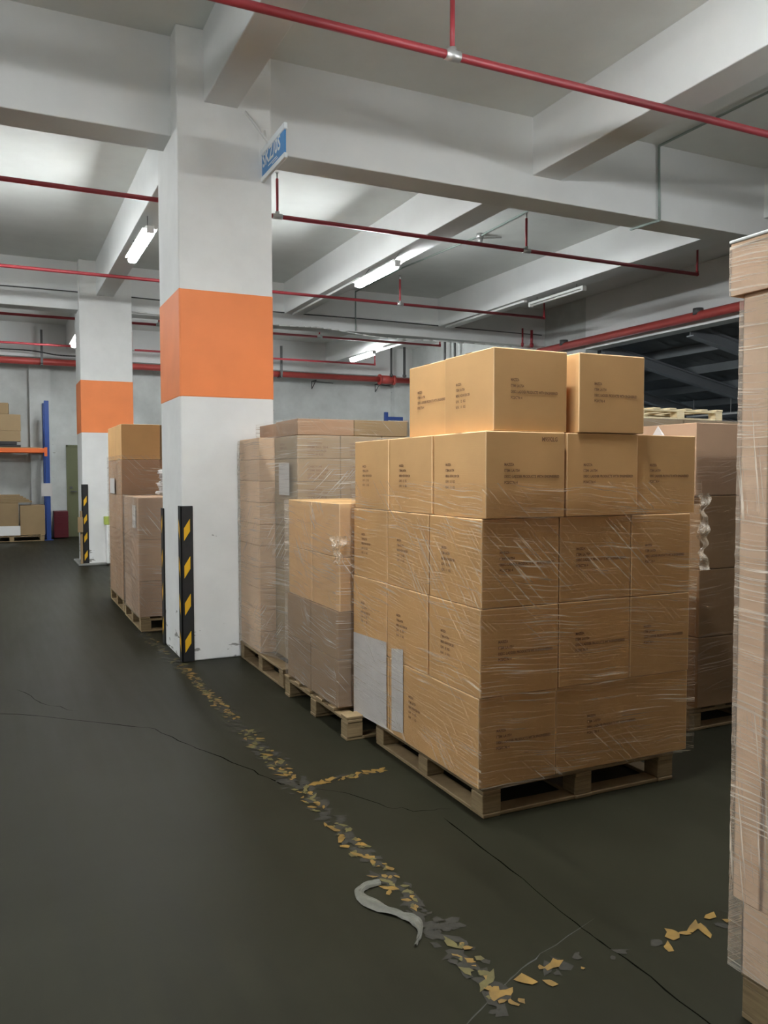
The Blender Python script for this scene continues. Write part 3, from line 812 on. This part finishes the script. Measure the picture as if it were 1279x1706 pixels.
# stacks left of the near pillar
GL = 'wrapped cartons between the two pillars'
pallet(1.74, 8.48, 1.08, 1.10, 'pine pallet under the nearer wrapped stack between the pillars')
zl = [.139, .482, .878, 1.275]
for t in range(3):
    for k, (a, c) in enumerate(((7.95, 8.40), (8.41, 8.88))):
        carton(1.195, 1.66, a, c, zl[t], zl[t+1] - .003, f'wrapped carton, {["bottom","middle","top"][t]} layer of the nearer stack between the pillars, ' + ('front' if k == 0 else 'rear'), GL, mat='kraft_pink', text=False)
    carton(1.665, 2.13, 7.97, 8.40, zl[t], zl[t+1] - .003, f'wrapped carton, {["bottom","middle","top"][t]} layer of the nearer stack between the pillars, mostly behind the pillar', GL, mat='kraft_pink', text=False)
pallet(1.74, 9.72, 1.06, 1.16, 'pine pallet under the taller stack in front of the far pillar')
zt = [.139, .51, .885, 1.272, 1.655, 2.035]
for t in range(5):
    for k, (a, c) in enumerate(((9.1, 9.66), (9.67, 10.22))):
        carton(1.205, 1.61, a, c, zt[t], zt[t+1] - .003, f'carton, {ORD[t] if t < 4 else "top"} layer of the taller stack before the far pillar, ' + ('front' if k == 0 else 'rear'), GL, mat='kraft' if t == 4 else 'kraft_pink', text=False)
    if t > 1: carton(1.618, 2.02, 9.14, 9.66, zt[t], zt[t+1] - .003, f'carton, {ORD[t] if t < 4 else "top"} layer of the taller stack before the far pillar, right', GL, mat='kraft_pink' if t < 4 else 'kraft_dark', text=False)

# right background stacks
GB = 'wrapped cartons of the dark stack behind the front stack on the right'
pallet(4.14, 4.02, 1.10, 1.10, 'pine pallet under the dark wrapped stack at the right behind the front one')
zr = [.139, .55, .945, 1.37, 1.788]
for t in range(4):
    x0 = 3.59 if t == 3 else 3.63
    yy = 3.45
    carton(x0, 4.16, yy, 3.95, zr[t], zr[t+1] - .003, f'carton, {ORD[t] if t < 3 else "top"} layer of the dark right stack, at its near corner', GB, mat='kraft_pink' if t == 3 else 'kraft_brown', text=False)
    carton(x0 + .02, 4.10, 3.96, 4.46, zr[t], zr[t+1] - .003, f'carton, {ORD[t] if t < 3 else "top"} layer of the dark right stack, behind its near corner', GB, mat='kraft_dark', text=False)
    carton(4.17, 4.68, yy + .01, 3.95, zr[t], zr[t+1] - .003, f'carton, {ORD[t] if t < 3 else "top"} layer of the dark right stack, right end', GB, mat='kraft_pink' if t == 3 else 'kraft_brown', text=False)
GC = 'cartons of the rear stack carrying an empty pallet'
pallet(6.1, 6.55, 1.15, 1.1, 'pine pallet under the rear right stack')
for t in range(5):
    z0 = .139 + t * .376
    for k, (a, c) in enumerate(((5.5, 6.07), (6.08, 6.82))):
        carton(a, c, 6.0, 6.6, z0, z0 + .373, f'carton, {ORD[t] if t < 4 else "top"} layer of the rear stack below the empty pallet, ' + ('left' if k == 0 else 'right'), GC, mat='kraft_dark', text=False)
pallet(6.05, 6.56, 1.12, 1.1, 'pale empty pallet lying on top of the rear right stack', z=2.02, mat='wood2', h=.11)

# close stack at the right edge
GR = 'cartons of the close wrapped stack at the right edge'
pallet(2.36, 1.02, 1.08, 1.08, 'pine pallet under the close stack at the right edge')
zz = [.139, .64, 1.13, 1.62, 1.966]
for t in range(4):
    for k, (a, c) in enumerate(((1.05, 1.53), (.57, 1.043))):
        carton(1.812, 2.35, a, c, zz[t], zz[t+1] - .003, f'carton, {ORD[t] if t < 3 else "top"} layer of the close right stack, ' + ('far end' if k == 0 else 'near end'), GR, mat='kraft_lamplit', text=False)
e = empty('edge_protector', (1.80, 1.575, .34), 'tall pale cardboard corner board on the close stack at the right edge', 'corner board')
MB().box(0, .006, -.085, 0, 0, 1.632, bevel=.002, seg=1).box(0, .09, -.006, 0, 0, 1.632, bevel=.002, seg=1).build('board', M['kraft_lamplit'], e)
o = MB().box(1.8035, 1.8085, 1.45, 1.5455, .142, .338).box(1.8035, 1.95, 1.5395, 1.5455, .142, .338).build('edge_protector', M['kraft_lamplit'], loc=(1.8035, 1.545, .142))
tag(o, 'short cardboard corner board at the foot of the close right stack', 'corner board')
b = MB()
x0, x1, y0, y1 = 1.785, 2.92, .45, 1.605
b.box(x0, x1, y0, y1, 2.095, 2.108); b.box(x0, x0 + .006, y0, y1, 1.97, 2.1, bevel=.002); b.box(x0, x1, y1 - .006, y1, 1.97, 2.1, bevel=.002); b.box(x1-.006, x1, y0, y1, 1.97, 2.1); b.box(x0, x1, y0, y0+.006, 1.97, 2.1)
o = b.build('cap_tray', M['kraft_lamplit'], loc=(2.36, 1.02, 1.97)); tag(o, 'cardboard cap tray on top of the close stack at the right edge', 'carton lid')
o = MB().box(x0 - .004, x1 + .004, y0, y1 + .004, 2.109, 2.118, bevel=.003).build('foam_sheet', M['whiteplastic'], loc=(2.36, 1.02, 2.109)); tag(o, 'thin white foam sheet on the cap of the close right stack', 'foam sheet')

# ------------------------------------------------------------------ stretch film
def film(poly, z0, z1, label, mat, amp=.005, seed=0, dip=.012, x1low=None, ds=.022, dz=.010, off=.006):
    """film wound round a stack: closed path of corner points (counter-clockwise), creased"""
    # rounded offset path
    pts = []
    n = len(poly)
    for i in range(n):
        p0, p1, p2 = Vector(poly[i-1]), Vector(poly[i]), Vector(poly[(i+1) % n])
        d0 = (p1 - p0).normalized(); d1 = (p2 - p1).normalized()
        n0 = Vector((d0.y, -d0.x)); n1 = Vector((d1.y, -d1.x))
        for k in range(4):
            nn = (n0 * (1 - k/3) + n1 * (k/3)).normalized()
            pts.append(p1 + nn * off)
    path = []
    for a, c in zip(pts, pts[1:] + pts[:1]):
        L = (c - a).length; m_ = max(1, int(L / ds))
        for k in range(m_): path.append(a + (c - a) * k / m_)
    N = len(path)
    acc = [0]
    for i in range(N): acc.append(acc[-1] + (path[(i+1) % N] - path[i]).length)
    nz = max(2, int((z1 - z0) / dz))
    bm = bmesh.new(); uvl = bm.loops.layers.uv.new('metric')
    grid = []
    for j in range(nz + 1):
        row = []
        for i in range(N):
            u = acc[i]; v = j / nz
            p = path[i]; tg = (path[(i+1) % N] - path[i-1]).normalized(); nn = Vector((tg.y, -tg.x))
            edge0 = dip * mnoise.noise(Vector((u * 2.5, 1.3, seed))); edge1 = dip * .7 * mnoise.noise(Vector((u * 2.0, 7.7, seed)))
            z = z0 + edge0 + (z1 + edge1 - z0 - edge0) * v
            sl = .25 * mnoise.noise(Vector((u * .8, v * 2, seed + 5)))
            k = mnoise.noise(Vector((u * 2.4, (z + sl * u * .3) * 48, seed)))
            k2 = mnoise.noise(Vector((u * 7, z * 9, seed + 3)))
            o_ = amp * max(0, .35 + 1.2 * k + .5 * k2)
            q = p + nn * o_
            if x1low is not None and q.x > x1low: q.x = x1low + (q.x - x1low) * min(1, max(0, (z - .9) / .4))
            row.append(bm.verts.new((q.x, q.y, z)))
        grid.append(row)
    for j in range(nz):
        for i in range(N):
            i2 = (i + 1) % N
            f = bm.faces.new((grid[j][i], grid[j][i2], grid[j+1][i2], grid[j+1][i])); f.smooth = True
            us = (acc[i], acc[i+1], acc[i+1], acc[i])
            for lp, u in zip(f.loops, us): lp[uvl].uv = (u, lp.vert.co.z)
    me = bpy.data.meshes.new('stretch_film'); bm.to_mesh(me); bm.free()
    me.materials.append(M[mat])
    o = new_obj('stretch_film', me)
    cx = sum(p[0] for p in poly) / n; cy = sum(p[1] for p in poly) / n
    me.transform(Matrix.Translation((-cx, -cy, -z0))); o.location = (cx, cy, z0)
    tag(o, label, 'stretch film', 'clear films wound round the stacks')
    return o
def rect(x0, x1, y0, y1): return [(x0, y0), (x1, y0), (x1, y1), (x0, y1)]
ff = film(rect(1.839, 3.074, 2.920, 4.317), .146, 1.46, 'clear creased film round the front carton stack up to half the fourth layer', 'film', .004, 1, off=.003, x1low=3.05)
f1 = film(rect(1.752, 2.81, 4.340, 5.26), .146, 1.325, 'hazy film round the low stack behind the front stack', 'film_hazy', .005, 2)
film([(1.895, 5.42), (2.88, 5.42), (2.88, 6.50), (1.772, 6.50), (1.772, 5.95)], .146, 1.765, 'thick hazy film round the tall stack right of the near pillar', 'film_thick', .004, 3)
film(rect(1.90, 2.765, 5.43, 6.41), 1.775, 1.895, 'film round the flat cartons on top of the tall stack', 'film', .003, 13, dip=.004)
film(rect(1.19, 2.14, 7.94, 8.89), .14, 1.285, 'hazy film round the nearer stack between the pillars', 'film_hazy', .006, 4)
film(rect(1.20, 2.03, 9.09, 10.23), .14, 1.70, 'film round the taller stack in front of the far pillar', 'film', .005, 5)
film(rect(3.586, 4.69, 3.443, 4.47), .2, 1.62, 'film round the dark right stack behind the front one', 'film_steep', .004, 6, off=.002)
film(rect(5.49, 6.83, 5.99, 6.61), .15, 2.03, 'film round the rear right stack under the empty pallet', 'film_hazy', .005, 7)
film([(1.797, .5), (2.9, .5), (2.9, 1.580), (1.797, 1.580)], .146, 1.962, 'shiny film round the close stack at the right edge', 'film_bright', .002, 8, off=.003)
film(rect(1.785, 2.92, .45, 1.605), 1.972, 2.10, 'shiny film round the cap of the close stack at the right edge', 'film_bright', .002, 18, off=.003, dip=.004)

# crumpled loose film tail at the right edge of the front stack
def tail(cx_, cy_, ztop, n_, host, wide=1.0):
    b = MB(); bm = b.bm
    prev = None
    for j in range(n_):
        z = ztop - j * .0095
        c = Vector((cx_ + .010 * math.sin(j * .55), cy_ + .008 * math.sin(j * .9)))
        ring = []
        for k in range(13):
            a = k / 12 * 3.0 - 1.5
            r_ = wide * (.022 + .010 * math.sin(j * .35 + 1)) * (1 + .6 * mnoise.noise(Vector((k * 1.3, j * .35, cx_))))
            ring.append(bm.verts.new((c.x + r_ * math.sin(a), c.y - r_ * math.cos(a) * .5 - .006 * (k % 2), z + .004 * (k % 2))))
        if prev:
            for k in range(12): bm.faces.new((prev[k], prev[k+1], ring[k+1], ring[k]))
        prev = ring
    o = b.build('film_tail', M['film_bright'])
    uvl = o.data.uv_layers.new(name='metric')
    for lp in o.data.loops: co = o.data.vertices[lp.vertex_index].co; uvl.data[lp.index].uv = (co.z * .4, co.x * 1.4 + co.y)
    o.parent = host; o.matrix_parent_inverse = Matrix.Translation(-host.location)
    o['label'] = 'crumpled loose film end'
tail(3.085, 2.915, 1.40, 40, ff)
tail(1.755, 4.33, 1.14, 17, f1, 1.6)
# white sheets under the film of the front stack
for (ya, yb, z0, z1, lb) in ((3.86, 4.30, .135, .60, 'large white paper sheet under the film low on the left side of the front stack'), (3.665, 3.80, .17, .60, 'narrow white paper sheet under the film beside the larger sheet')):
    b = MB(); bm = b.bm
    nx_, nz_ = 10, 12
    g = [[bm.verts.new((1.8374 - .0005 * mnoise.noise(Vector((i * .6, j * .5, ya))), ya + (yb - ya) * i / nx_, z0 + (z1 - z0) * j / nz_ - .02 * (i / nx_ - .5))) for i in range(nx_ + 1)] for j in range(nz_ + 1)]
    for j in range(nz_):
        for i in range(nx_): bm.faces.new((g[j][i], g[j+1][i], g[j+1][i+1], g[j][i+1]))
    o = b.build('paper_sheet', M['paper'], loc=(1.8374, ya, z0)); tag(o, lb, 'paper sheet')
def sheet(x, ya, yb, z0, z1, label, axis='x'):
    b = MB()
    if axis == 'x': b.box(x - .0008, x + .0008, ya, yb, z0, z1)
    else: b.box(ya, yb, x - .0008, x + .0008, z0, z1)
    o = b.build('paper_label', M['paper'], loc=((x, ya, z0) if axis == 'x' else (ya, x, z0))); tag(o, label, 'paper label')
    return o
sheet(1.876, 5.54, 5.775, 1.345, 1.575, 'white paper label on the tall stack right of the near pillar')
sheet(1.186, 8.05, 8.25, .98, 1.20, 'white paper label on the nearer stack between the pillars')
sheet(1.186, 9.55, 9.95, 1.28, 1.45, 'white paper label on the taller stack before the far pillar')
b = MB(); b.poly([(3.588, 3.80, 1.715), (3.582, 3.74, 1.782), (3.588, 3.68, 1.71)]); b.poly([(3.588, 3.68, 1.71), (3.582, 3.74, 1.782), (3.578, 3.70, 1.72)])
tag(b.build('paper_scrap', M['paper'], loc=(3.588, 3.74, 1.715)), 'torn white paper at the top left of the dark right stack', 'paper')
# crumpled white bundle on the nearer stack between the pillars
b = MB()
for k in range(9):
    b2 = bmesh.new(); bmesh.ops.create_icosphere(b2, subdivisions=2, radius=.085)
    for v in b2.verts: v.co *= 1 + .5 * mnoise.noise(v.co * 22 + Vector((k, 0, 0)))
    for v in b2.verts: v.co.z *= .33
    b.merge(b2, Matrix.Translation((1.50 + random.uniform(-.02, .04), 8.2, 1.315 + k * .027)))
tag(b.build('foam_bundle', M['paper'], loc=(1.5, 8.2, 1.29)), 'bundle of crumpled white foam on the nearer stack left of the near pillar', 'foam bundle')

# ------------------------------------------------------------------ far rack and things on it
def rack(x, xl, label, zs=(2.03,), top=3.15, bm='rackorange', rear=True):
    e = empty('pallet_rack', (x, 20.0, 0), label, 'rack')
    for y in ((0, .72) if rear else (0,)):
        MB().box(-.05, .05, y - .04, y + .04, 0, top, bevel=.008).build('upright', M['blue'], e)
        MB().box(-.09, .09, y - .08, y + .08, 0, .012).build('foot_plate', M['blue'], e)
    for k in range(5 if rear else 0):
        z = .3 + k * .55
        MB().tube((0, 0, z), (0, .72, z + (.5 if k % 2 else 0)), .014).build('brace', M['blue'], e)
    for z in zs:
        for y in ((0, .72) if rear else (0,)):
            MB().box(-.05 * (1 if xl < 0 else -1), xl, y - .025, y + .025, z - .05, z + .05, bevel=.006).build('beam', M[bm], e)
        MB().box(-.06, .0, -.045, .0, z - .13, z + .07).build('beam_connector', M[bm], e)
    return e
rack(1.04, -2.7, 'blue pallet rack with orange beam at the far left wall')
e = rack(9.52, 0.5, 'blue rack top showing beyond the stacks near the back right corner', zs=(2.98,), bm='blue', rear=False)
o = MB().box(.90, 1.13, 19.945, 19.952, 1.0, 1.29).build('paper_label', M['paper'], loc=(1.0, 19.95, 1.0)); tag(o, 'white paper label on the blue rack upright', 'paper label')
GK = 'cartons stored on the far left rack'  # shade below the shelf is put into these cartons' dark colour
o = MB().box(-1.6, .90, 19.98, 20.72, 2.081, 2.10).build('shelf_board', M['kraft_dark'], loc=(-.3, 20.3, 2.081)); tag(o, 'brown shelf board on the orange rack beam', 'shelf board')
o = MB().box(-.9, .50, 20.0, 20.6, 2.101, 2.15, bevel=.01).box(-.9, .42, 20.02, 20.6, 2.15, 2.23, bevel=.01).build('black_tray', M['black'], loc=(-.2, 20.3, 2.101)); tag(o, 'flat black trays on the rack under the brown cartons', 'tray')
carton(-.5, .50, 20.05, 20.55, 2.232, 2.46, 'wide flat carton on the black trays of the rack', GK, mat='kraft_dark', text=False)
carton(-.55, .48, 20.03, 20.57, 2.462, 2.83, 'crushed big carton on the rack, second from its top', GK, mat='kraft_dark', text=False, rz=.12)
carton(-.5, .27, 20.08, 20.5, 2.832, 3.08, 'open topmost carton on the rack shelf', GK, mat='kraft_dark', text=False, rz=-.06)
pallet(.27, 20.3, 1.35, .95, 'pine pallet on the floor under the far left rack')
carton(.45, .96, 19.88, 20.5, .139, .80, 'brown carton on the floor pallet beside the rack upright', GK, mat='kraft_dark', text=False)
carton(-.25, .42, 19.9, 20.5, .139, .86, 'shade-coloured carton on the floor pallet at the picture edge', GK, mat='kraft_dark', text=False)
b = MB()
for k in range(5): b.box(-.4 + .05*k, .70 - .06*k, 19.9, 20.5, .865 + k*.035, .895 + k*.035)
tag(b.build('flattened_cardboard', M['kraft_dark'], loc=(.2, 20.2, .865)), 'pile of flattened cardboard on the cartons under the rack', 'cardboard')
o = MB().box(-.3, .45, 19.85, 19.875, .14, .35).build('white_strip', M['whiteplastic'], loc=(0, 19.86, .14)); tag(o, 'white board strip in front of the cartons under the rack', 'board')
e = empty('plastic_crate', (1.33, 20.55, 0), 'dark red plastic crate beside the far blue rack upright', 'crate')
MB().box(-.155, .155, -.2, .2, .02, .64, bevel=.01).build('body', M['crate'], e)
for z in (.2, .36, .5): MB().box(-.16, .16, -.207, -.2, z, z + .02).build('rib', M['crate'], e)
for (x0, x1) in ((7.72, 8.34), (9.6, 10.05)):
    e = empty('wall_bracket', (x0, 20.88, 3.78), 'thin triangular wall bracket ' + ('below the fire main' if x0 < 8 else 'near the back right corner, below the valve'), 'bracket')
    MB().path([(0, -.01, .2), (0, -.35, .2), (0, -.01, 0), (0, -.01, .2), (x1 - x0, -.01, .18)], .011, 6).build('arm', M['darksteel'], e)

# ------------------------------------------------------------------ floor marking tape, worn to shreds
def shred(bm, x, y, s, mi, z, ang):
    n_ = random.randint(5, 8); vs = []
    st = random.uniform(1.0, 2.4)
    for k in range(n_):
        a = k / n_ * 2 * math.pi + random.uniform(-.25, .25); r_ = s * random.uniform(.32, 1.3)
        px, py = r_ * math.cos(a) * st, r_ * math.sin(a)
        vs.append((x + px * math.cos(ang) - py * math.sin(ang), y + px * math.sin(ang) + py * math.cos(ang), z + random.uniform(0, .0015)))
    b_ = [bm.verts.new(p) for p in vs]
    f = bm.faces.new(b_); f.material_index = mi
    f.normal_update()
    if f.normal.z < 0: f.normal_flip()
def marking(p0, p1, wd, dens, label, res=1.0, amb=.55, bare=0.0, big=1.0):
    b = MB(); bm = b.bm
    L = math.hypot(p1[0]-p0[0], p1[1]-p0[1]); dx, dy = (p1[0]-p0[0])/L, (p1[1]-p0[1])/L
    n_ = int(L * dens)
    for k in range(int(n_ * 1.4 * res)):
        t_ = random.random() * L; o_ = random.gauss(0, wd * .34)
        shred(bm, p0[0] + dx*t_ - dy*o_, p0[1] + dy*t_ + dx*o_, random.uniform(.010, .026), 2, .0009 + random.random() * .0003, random.uniform(0, 3.1))
    for k in range(n_):
        t_ = (k + random.random()) / n_ * L
        gap = mnoise.noise(Vector((t_ * 3.1, p0[0] * 5, p0[1])))
        if gap < -.28 + bare: continue
        o_ = random.uniform(-wd/2, wd/2)
        diag = math.atan2(dy, dx) + random.choice((.7, .7, -.5)) + random.uniform(-.35, .35)
        shred(bm, p0[0] + dx*t_ - dy*o_, p0[1] + dy*t_ + dx*o_, random.uniform(.007, .021) * big, 0 if random.random() < amb else 1, .0016 + random.random() * .0012, diag)
    o = b.build('floor_marking', [M['tapeyellow'], M['tapeolive'], M['residue']], loc=(*p0, 0))
    tag(o, label, 'floor marking', 'worn yellow floor markings')
    return o
marking((1.275, 1.86), (1.275, 6.45), .085, 58, 'long worn yellow line running from the near corner to the pillar', .9, .5)
marking((1.29, 1.945), (2.6, 1.93), .08, 21, 'worn yellow cross line at the bottom of the picture', .5, .9, .12, 1.45)
marking((1.34, 3.665), (1.76, 3.68), .045, 60, 'short worn yellow cross line reaching the front pallet', .4, .95)
marking((1.262, 6.5), (1.20, 8.1), .10, 26, 'dull worn line along the left foot of the near pillar', 1.6, .15)

# grey scrap of film on the floor
b = MB(); bm = b.bm
cp = [(1.235, 2.652), (1.175, 2.65), (1.136, 2.616), (1.140, 2.55), (1.175, 2.47), (1.215, 2.41), (1.232, 2.36), (1.215, 2.30), (1.163, 2.235)]
P = []
for i in range(len(cp) - 1):
    for k in range(8):
        u = k / 8
        p0, p1, p2, p3 = [Vector((*cp[max(0, min(len(cp)-1, i + q))], 0)) for q in (-1, 0, 1, 2)]
        P.append(0.5 * ((2*p1) + (-p0+p2)*u + (2*p0-5*p1+4*p2-p3)*u*u + (-p0+3*p1-3*p2+p3)*u**3))
prev = None
for i, p in enumerate(P):
    f_ = i / (len(P) - 1)
    d_ = (P[min(i+1, len(P)-1)] - P[max(i-1, 0)]).normalized(); s_ = Vector((-d_.y, d_.x, 0))
    wd = (.010 + .016 * math.sin(math.pi * min(1, f_ * 1.15)) + .012 * (.5 + .5*math.sin(f_ * 19))) * (.75 if f_ < .95 else .3)
    row = []
    for k in range(13):
        a = (k / 12 - .5) * 2
        row.append(bm.verts.new(p + s_ * wd * a + Vector((0, 0, .003 + .006 * (1 - a*a) + .014 * abs(mnoise.noise(Vector((i * .10, k * .75, 0))))))))
    if prev:
        for k in range(12): f = bm.faces.new((prev[k], row[k], row[k+1], prev[k+1])); f.smooth = True
    prev = row
bmesh.ops.recalc_face_normals(bm, faces=bm.faces)
tag(b.build('film_scrap', M['scrap'], loc=(1.2, 2.45, 0)), 'crumpled grey scrap of film lying across the yellow floor line', 'film scrap')
